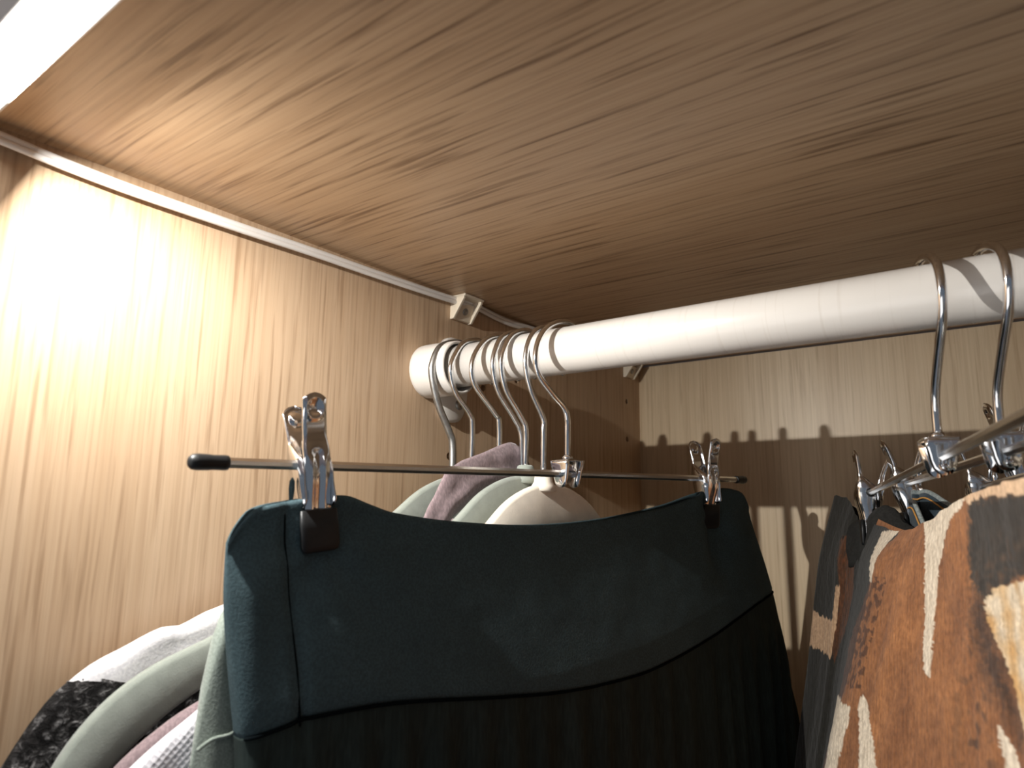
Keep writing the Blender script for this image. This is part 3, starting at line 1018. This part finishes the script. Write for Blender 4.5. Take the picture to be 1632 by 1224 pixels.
# white eyelet knit on the fourth hanger
wt = thing('eyelet_top', 'white knit top with rows of tiny eyelets beside the teal skirt', 'top', (0.0785, -0.30, -0.5))
eyelet_line = [(-0.228, -0.300), (-0.2150, -0.2600), (-0.2060, -0.2430), (-0.1973, -0.2345), (-0.1868, -0.2268), (-0.1743, -0.2185), (-0.1650, -0.2110), (-0.15, -0.203), (-0.12, -0.191), (-0.08, -0.172), (-0.05, -0.1565), (0.05, -0.1565), (0.10, -0.185), (0.16, -0.213), (0.20, -0.236), (0.228, -0.30)]
garment(wt, 'body', H4, D4, eyelet_line, M['mesh_knit'], 0.0038, wr=0.0009, seed=11.0, ends=0.012, nu=120)

# sage sleeveless top on the cream hanger
st = thing('sage_top', 'pale sage sleeveless top on the cream hanger, its edge showing beside the skirt', 'top', (0.091, -0.30, -0.5))
sage_line = [(-0.1820, -0.2350), (-0.1812, -0.2200), (-0.1795, -0.2060), (-0.1776, -0.1940), (-0.1752, -0.1850), (-0.1725, -0.1810), (-0.150, -0.1735), (-0.12, -0.170), (-0.08, -0.166), (-0.04, -0.160), (0.04, -0.160), (0.08, -0.168), (0.13, -0.185), (0.17, -0.205), (0.182, -0.235)]
sb = garment(st, 'body', H5, D5, sage_line, M['sage_cloth'], 0.0042, wr=0.0010, seed=15.0, ends=0.006, nu=150)
def sage_seam():
    d = Vector((D5[0], D5[1], 0)).normalized()
    nrm = Vector((d.y, -d.x, 0))
    S = Vector((H5[0], H5[1], 0))
    pts = []
    for i in range(24):
        v = -0.1815 + 0.05 * i / 23
        P = S + d * v + nrm * (0.0046 + 0.0003 * math.sin(i))
        pts.append((P.x, P.y, -0.2290 + 0.34 * (v + 0.1815) + 0.0010 * math.sin(i * 0.9)))
    o = obj('seam', *tube(pts, 0.0007, 6), M['sage_cloth'], st)
sage_seam()

# ------------------------------------------------------------------ clip hangers on the right
def hang_dir(c, b):
    return (Vector(b) - Vector(c)).normalized()
CA, BA = (0.2821, -0.3050, -0.1227), (0.2237, -0.1245, -0.1321)
hpA = [(0.0160, -0.0650), (0.0164, -0.0560), (0.0130, -0.0460), (0.0040, -0.0402), (-0.0100, -0.0420), (-0.0215, -0.0478), (-0.0262, -0.0555), (-0.0262, -0.0640), (-0.0225, -0.0725), (-0.0150, -0.0810), (-0.0085, -0.0885), (-0.0030, -0.0960), (-0.0005, -0.1030), (0.0, -0.1130)]
clip_hanger('chrome clip hanger holding the brown patterned dress, foremost on the right', CA, hang_dir(CA, BA), 0.190, 0.190, [(0.1840, 8, 0, 0), -0.1500], hpA, 0.00175)
CB, BB = (0.3027, -0.3050, -0.1215), (0.2446, -0.1243, -0.1263)
clip_hanger('chrome clip hanger holding the blue jeans, second of the right group', CB, hang_dir(CB, BB), 0.190, 0.190, [0.1800, -0.150], hpA, 0.00175, splay=1.5)
CC, BC = (0.3360, -0.3050, -0.1230), (0.2840, -0.1230, -0.1290)
clip_hanger('chrome clip hanger with dark trousers, seen low behind the jeans hanger bracket', CC, hang_dir(CC, BC), 0.190, 0.190, [0.1820, -0.150], hpA, 0.00175, splay=1.3)
CD, BD = (0.3640, -0.3050, -0.1050), (0.2995, -0.1250, -0.1070)
hpD = hpA[:-2] + [(0.0, -0.1020)]
hpD = [(v, z * 0.88 - 0.0060) if z < -0.07 else (v, z) for v, z in hpD]
clip_hanger('chrome clip hanger whose clip handle rises behind the second right hook', CD, hang_dir(CD, BD), 0.190, 0.190, [0.1800, -0.150], hpD, 0.00175, splay=1.3)

# dress: a tube of printed cloth, its visible side given by rails of points
GRID = [[[0.1971, -0.095, -0.133], [0.1855, -0.095, -0.1721], [0.1805, -0.095, -0.1981], [0.1764, -0.095, -0.2239], [0.1723, -0.095, -0.2495], [0.1661, -0.095, -0.2834], [0.1593, -0.095, -0.3211]], [[0.2078, -0.108, -0.1342], [0.195, -0.108, -0.1711], [0.1906, -0.108, -0.1963], [0.1866, -0.108, -0.2213], [0.183, -0.108, -0.246], [0.177, -0.108, -0.2787], [0.17, -0.108, -0.3153]], [[0.2145, -0.122, -0.1435], [0.203, -0.122, -0.1722], [0.2004, -0.122, -0.1944], [0.1962, -0.122, -0.2186], [0.1927, -0.122, -0.2424], [0.1868, -0.122, -0.2741], [0.1796, -0.122, -0.3095]], [[0.2184, -0.126, -0.1527], [0.2095, -0.126, -0.1737], [0.2061, -0.126, -0.1956], [0.2019, -0.126, -0.2186], [0.1978, -0.126, -0.2418], [0.1916, -0.126, -0.2731], [0.1841, -0.126, -0.3074]], [[0.2296, -0.142, -0.1515], [0.2199, -0.142, -0.1724], [0.2156, -0.142, -0.1935], [0.2098, -0.142, -0.2158], [0.2047, -0.142, -0.2383], [0.1983, -0.142, -0.2685], [0.19, -0.142, -0.3018]], [[0.2503, -0.2, -0.1537], [0.2392, -0.2, -0.1687], [0.2343, -0.2, -0.1855], [0.2282, -0.2, -0.2057], [0.2222, -0.2, -0.2259], [0.2138, -0.2, -0.2528], [0.2061, -0.2, -0.2828]], [[0.2644, -0.235, -0.1504], [0.2565, -0.235, -0.1662], [0.2511, -0.235, -0.1829], [0.2462, -0.235, -0.2004], [0.2416, -0.235, -0.2182], [0.2357, -0.235, -0.2421], [0.2291, -0.235, -0.2684]], [[0.2779, -0.275, -0.1435], [0.274, -0.275, -0.1621], [0.2709, -0.275, -0.178], [0.268, -0.275, -0.1931], [0.2651, -0.275, -0.2085], [0.2612, -0.275, -0.2291], [0.2566, -0.275, -0.2517]], [[0.2906, -0.32, -0.1379], [0.2898, -0.32, -0.1583], [0.2885, -0.32, -0.1728], [0.2874, -0.32, -0.1855], [0.2862, -0.32, -0.1983], [0.2843, -0.32, -0.2155], [0.2821, -0.32, -0.234]], [[0.3019, -0.36, -0.1353], [0.3024, -0.36, -0.1561], [0.3023, -0.36, -0.1683], [0.3019, -0.36, -0.179], [0.3015, -0.36, -0.1897], [0.3008, -0.36, -0.204], [0.2999, -0.36, -0.2194]], [[0.3103, -0.395, -0.1347], [0.313, -0.395, -0.1542], [0.3139, -0.395, -0.1645], [0.3142, -0.395, -0.1734], [0.3145, -0.395, -0.1823], [0.3148, -0.395, -0.1941], [0.315, -0.395, -0.2068]], [[0.3173, -0.43, -0.1343], [0.3218, -0.43, -0.1524], [0.3234, -0.43, -0.1607], [0.3242, -0.43, -0.1676], [0.3248, -0.43, -0.175], [0.3257, -0.43, -0.1845], [0.3263, -0.43, -0.1949]]]
PRINT = {
    'beige1' : [(0.0, 2.49), (0.7, 2.67), (1.87, 2.82), (1.8, 1.92), (2.43, 1.86), (2.47, 2.97), (2.1, 3.87), (1.0, 3.63), (0.0, 3.48)] ,
    'rust' : [(1.67, 0.63), (2.13, 0.48), (3.37, 1.17), (3.43, 2.25), (3.5, 3.12), (2.67, 3.9), (2.2, 3.66), (2.4, 2.73), (2.23, 1.8)] ,
    'black2' : [(1.83, 0.33), (4.07, -0.12), (5.13, 0.12), (4.8, 0.78), (4.83, 1.68), (4.67, 2.55), (4.43, 3.48), (4.33, 4.47), (3.77, 5.19), (3.4, 6.0), (0.0, 6.0), (0.03, 3.75), (2.27, 3.99), (3.53, 3.15), (3.73, 2.16), (3.57, 1.17)] ,
    'cream_edge' : [(5.0, 0.0), (4.77, -0.03), (4.47, 0.15), (4.6, 0.75), (4.83, 1.74), (5.03, 1.8), (5.0, 0.9), (4.93, 0.3)] ,
    'cream_main' : [(6.23, -0.12), (6.97, -0.06), (7.93, 0.0), (7.8, 0.12), (7.47, 0.3), (7.37, 0.51), (7.23, 1.26), (7.2, 2.34), (7.3, 3.96), (7.27, 4.23), (7.17, 4.17), (7.0, 3.45), (6.83, 2.25), (6.73, 1.32), (6.53, 0.48)] ,
    'blackpatch' : [(8.07, 0.12), (8.57, 0.09), (10.77, 0.27), (10.17, 1.62), (9.43, 1.53), (9.0, 1.68), (8.5, 2.25), (8.37, 2.1), (8.0, 1.62), (7.9, 0.87)] ,
    'beige_top' : [(7.77, 0.0), (8.43, -0.12), (11.0, -0.03), (10.77, 0.27), (9.13, 0.18), (8.57, 0.12), (8.13, 0.15)] ,
    'beige2' : [(8.4, 2.25), (8.6, 1.86), (9.0, 1.74), (9.67, 1.62), (10.17, 1.68), (9.73, 5.43), (9.13, 5.43), (9.0, 4.98), (8.83, 4.23), (8.63, 3.45), (8.47, 2.79)] ,
    'sliver1' : [(5.67, 4.56), (5.97, 4.92), (6.23, 5.43), (6.43, 6.0), (6.0, 6.0), (5.8, 5.43), (5.63, 4.8)] ,
    'sliver2' : [(4.13, 4.59), (5.43, 4.83), (5.47, 5.1), (5.43, 5.67), (5.4, 6.0), (4.6, 6.0), (4.27, 5.55), (3.97, 4.98)] ,
    'sliver3' : [(8.6, 5.16), (8.77, 5.49), (8.9, 5.88), (8.9, 6.0), (8.67, 6.0), (8.63, 5.67)] ,
    'dark_edge' : [(8.23, 1.77), (8.5, 2.25), (8.5, 2.94), (8.63, 3.63), (8.83, 4.29), (9.03, 5.04), (9.1, 5.55), (8.97, 5.67), (8.7, 4.86), (8.4, 4.23), (8.2, 3.63), (8.07, 2.61)] ,
}
def inside(p, poly):
    x, y = p
    c = False
    j = len(poly) - 1
    for i in range(len(poly)):
        xi, yi = poly[i]
        xj, yj = poly[j]
        if (yi > y) != (yj > y) and x < (xj - xi) * (y - yi) / (yj - yi) + xi:
            c = not c
        j = i
    return c

def dress():
    t = thing('printed_dress', 'brown, black and cream animal print dress hanging at the right', 'dress', (0.27, -0.28, -0.6))
    cols = [[Vector(p) for p in c] for c in GRID]
    front_n = len(cols)
    # rows below the picture: keep falling, ever steeper
    for c in cols:
        dlt = c[-1] - c[-2]
        k = c[-1]
        c.append(k + Vector((dlt.x * 1.0, 0, dlt.z * 1.3)))
        c.append(Vector((c[-1].x, c[-1].y, min(c[-1].z - 0.2, -0.62))))
    # far side of the tube
    for j in (11, 8, 5, 2):
        nb = []
        for r, p in enumerate(cols[j]):
            nb.append(Vector((p.x + 0.005 + 0.002 * r, p.y + 0.004, p.z)))
        cols.append(nb)
    nC, nR = len(cols), len(cols[0])
    SU, SV = 26, 26
    # interpolate down every rail, then across the rails (closed)
    dense = []
    for c in cols:
        dense.append(catmull(c[:-1], SV) + [c[-1]])
    nr = len(dense[0])
    V, C_ = [], []
    def colour(s, tt):
        wob = Vector((s * 3.1, tt * 2.6, 0.4))
        s2 = s + 0.05 * noise.noise(wob * 2.2)
        t2 = tt + 0.08 * noise.noise(wob * 2.2 + Vector((9, 3, 1)))
        sm, tm = s + 0.10 * noise.noise(wob * 6), tt + 0.10 * noise.noise(wob * 6 + Vector((5, 5, 5)))
        p = (s2, t2)
        cream = (218, 206, 188)
        n1 = noise.noise(Vector((s * 2.0, tt * 0.8, 2.0)))
        n2 = noise.noise(Vector((s * 7.0, tt * 5.0, 6.0)))
        k = 0.5 + 0.5 * n1 + 0.25 * n2
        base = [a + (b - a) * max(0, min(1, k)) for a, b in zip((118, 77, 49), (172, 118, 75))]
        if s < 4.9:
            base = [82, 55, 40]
        res = base
        if s < front_n and s > 7.4:
            def soft(key, amp):
                c = 0
                for q in range(7):
                    o1 = noise.noise(Vector((s * 5 + 13 * q, tt * 4, q * 7.3)))
                    o2 = noise.noise(Vector((s * 5, tt * 4 + 11 * q, q * 3.1)))
                    c += inside((sm + amp * o1 + amp * 0.8 * math.cos(q * 0.9), tm + amp * 1.6 * o2 + amp * 1.2 * math.sin(q * 0.9)), PRINT[key])
                return c / 7
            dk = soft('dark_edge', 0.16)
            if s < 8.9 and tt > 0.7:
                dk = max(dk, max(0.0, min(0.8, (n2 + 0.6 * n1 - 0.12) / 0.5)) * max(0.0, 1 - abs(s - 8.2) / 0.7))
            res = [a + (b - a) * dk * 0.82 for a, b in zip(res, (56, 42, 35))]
            g = soft('blackpatch', 0.06)
            g *= 0.96 - 0.6 * max(0, n2 + 0.15) * min(1, max(0, tt - 0.5))
            res = [a + (b - a) * g for a, b in zip(res, (48, 45, 42))]
        if inside(p, PRINT['black2']):
            res = (36, 36, 34)
        if s < 3.2 and not inside((s2, t2), PRINT['beige1']):
            res = (38, 37, 34)
        if inside((sm, tm), PRINT['rust']):
            g = 0.5 + 0.5 * n2
            res = [a + (b - a) * max(0, min(1, g)) for a, b in zip((104, 62, 38), (52, 42, 36))]
        if inside((s2, t2), PRINT['beige1']):
            res = (176, 146, 118)
        if 4.3 < s < 5.6 and 1.6 < tt < 4.5 and n2 > 0.0 and not inside(p, PRINT['black2']):
            res = [a + (b - a) * 0.7 for a, b in zip(res, (66, 42, 30))]
        for key in ('cream_edge', 'cream_main', 'sliver1', 'sliver2', 'sliver3'):
            if inside((s + 0.02 * noise.noise(wob * 9), tt + 0.03 * noise.noise(wob * 5)), PRINT[key]):
                res = cream
        if inside(p, PRINT['beige_top']):
            res = (206, 176, 146)
        if inside(p, PRINT['beige2']):
            yk = max(0, min(1, 0.3 + 1.4 * noise.noise(Vector((s * 4, tt * 1.2, 3)))))
            res = [a + (b - a) * yk for a, b in zip((214, 200, 178), (196, 156, 104))]
        if s > front_n - 1:
            res = base if n1 > -0.1 else (44, 42, 40)
        return srgb(*res)
    total = nC * SU
    for r in range(nr):
        ring = [d[r] for d in dense]
        loop = []
        for i in range(nC):
            p0, p1, p2, p3 = ring[i - 1], ring[i], ring[(i + 1) % nC], ring[(i + 2) % nC]
            # no overshoot where the rails turn back
            for k in range(SU):
                q = k / SU
                m1 = (p2 - p0) * 0.35
                m2 = (p3 - p1) * 0.35
                P = (2 * q ** 3 - 3 * q * q + 1) * p1 + (q ** 3 - 2 * q * q + q) * m1 + (-2 * q ** 3 + 3 * q * q) * p2 + (q ** 3 - q * q) * m2
                s = i + q
                tt = min(r / SV, 8)
                if 0.3 < s < front_n - 1:
                    wv = 0.0012 * noise.noise(Vector((s * 2.3, tt * 0.6, 1))) + 0.0004 * noise.noise(Vector((s * 9, tt * 8, 4)))
                    P = P + Vector((wv, -wv * 0.5, 0.0012 * noise.noise(Vector((s * 2.2, 7, 1))) * max(0, 1 - tt)))
                V.append(P)
                C_.append(colour(s, tt))
    F = []
    for r in range(nr - 1):
        for i in range(total):
            i2 = (i + 1) % total
            F.append((r * total + i, r * total + i2, (r + 1) * total + i2, (r + 1) * total + i))
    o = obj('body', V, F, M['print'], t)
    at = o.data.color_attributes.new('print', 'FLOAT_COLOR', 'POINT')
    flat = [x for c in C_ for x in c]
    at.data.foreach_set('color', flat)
    # bunched black corner of the waist at the clip
    pts = catmull([(0.2090, -0.118, -0.1500), (0.2190, -0.132, -0.1480), (0.2262, -0.138, -0.1440), (0.2319, -0.140, -0.1400), (0.2385, -0.142, -0.1425), (0.2450, -0.150, -0.1500), (0.252, -0.165, -0.1545)], 8)
    Vb, n = [], 16
    for i, p in enumerate(pts):
        for j in range(n):
            q = j / (n - 1)
            a = -0.9 + q * 2.6
            P = p + Vector((-0.5, -0.3, 0)).normalized() * (0.004 * math.sin(a) + 0.002 * noise.noise(Vector((i * 0.3, q * 4, 1)))) + Vector((0, 0, -0.030 * q * q))
            Vb.append(P)
    b = obj('waist_fold', Vb, grid_faces(len(pts), n), M['black_cotton'], t)
    solid_mod(b, 0.0014, 0)
    b['label'] = 'bunched black cloth at the clip'
dress()

# jeans behind the dress
def jeans():
    t = thing('jeans', 'dark blue denim jeans with orange stitching behind the brown dress', 'jeans', (0.26, -0.16, -0.6))
    back = [(0.2440, -0.126, -0.1440), (0.2479, -0.130, -0.1388), (0.2530, -0.135, -0.1332), (0.2586, -0.145, -0.1315), (0.2642, -0.155, -0.1340), (0.2714, -0.170, -0.1389), (0.2799, -0.190, -0.1421), (0.295, -0.230, -0.145), (0.315, -0.29, -0.146), (0.335, -0.36, -0.144), (0.352, -0.43, -0.140), (0.362, -0.462, -0.138)]
    frontp = [(0.2440, -0.126, -0.1440), (0.2485, -0.138, -0.1380), (0.2525, -0.150, -0.1378), (0.2553, -0.160, -0.1421), (0.2584, -0.170, -0.1484), (0.2620, -0.180, -0.1551), (0.276, -0.22, -0.160), (0.30, -0.28, -0.160), (0.325, -0.35, -0.155), (0.350, -0.43, -0.145), (0.360, -0.462, -0.138)]
    for nm, pth in (('back_panel', back), ('front_panel', frontp)):
        pts = catmull(pth, 6)
        Vv, n = [], 8
        for p in pts:
            for j in range(n):
                q = j / (n - 1)
                Vv.append((p.x + (0.004 if nm == 'back_panel' else -0.003) * q, p.y + 0.0 * q, p.z - 0.5 * q * q - 0.04 * q))
        o = obj(nm, Vv, grid_faces(len(pts), n), M['denim'], t)
        solid_mod(o, 0.0014, 0)
        e = obj('hem', *tube([p + Vector((0, 0, 0.0002)) for p in pts], 0.0013, 7), M['denim_edge'], o)
        e['label'] = 'worn pale waistband edge'
        s = obj('stitching', *tube([p + Vector((-0.0010, -0.0012, -0.0036)) for p in pts], 0.00055, 6), M['orange_thread'], o)
        s['label'] = 'orange stitching'
jeans()

# dark trousers on the third, cream skirt on the fourth hanger of the right group
def hidden_garment(name, label, cat, c, b, mat, z0, seed):
    d = hang_dir(c, b)
    dh = Vector((d.x, d.y, 0)).normalized()
    nh = Vector((dh.y, -dh.x, 0))
    V = []
    nu, nv = 60, 18
    for i in range(nu):
        th = 2 * math.pi * i / nu
        for j in range(nv):
            q = j / (nv - 1)
            u = 0.188 * math.cos(th)
            w = (0.0018 + 0.003 * min(1, q * 4)) * math.sin(th) + 0.001 * noise.noise(Vector((u * 40, q * 4, seed)))
            P = Vector((c[0], c[1], 0)) + dh * u + nh * w
            V.append((P.x, P.y, c[2] + d.z * u + z0 - 0.006 * (1 - (u / 0.19) ** 2) - 0.55 * q ** 1.4))
    o = obj(name, V, grid_faces(nu, nv, True), mat, loc=(c[0], c[1], c[2] - 0.3))
    tag(o, label, cat)
hidden_garment('trousers', 'dark cloth trousers hanging behind the jeans, seen as a dark strip', 'trousers', CC, BC, M['black_crepe'], -0.020, 2.0)
hidden_garment('cream_skirt', 'cream cloth skirt hanging last on the right behind the brown dress', 'skirt', CD, BD, M['cream_cloth'], -0.022, 5.0)
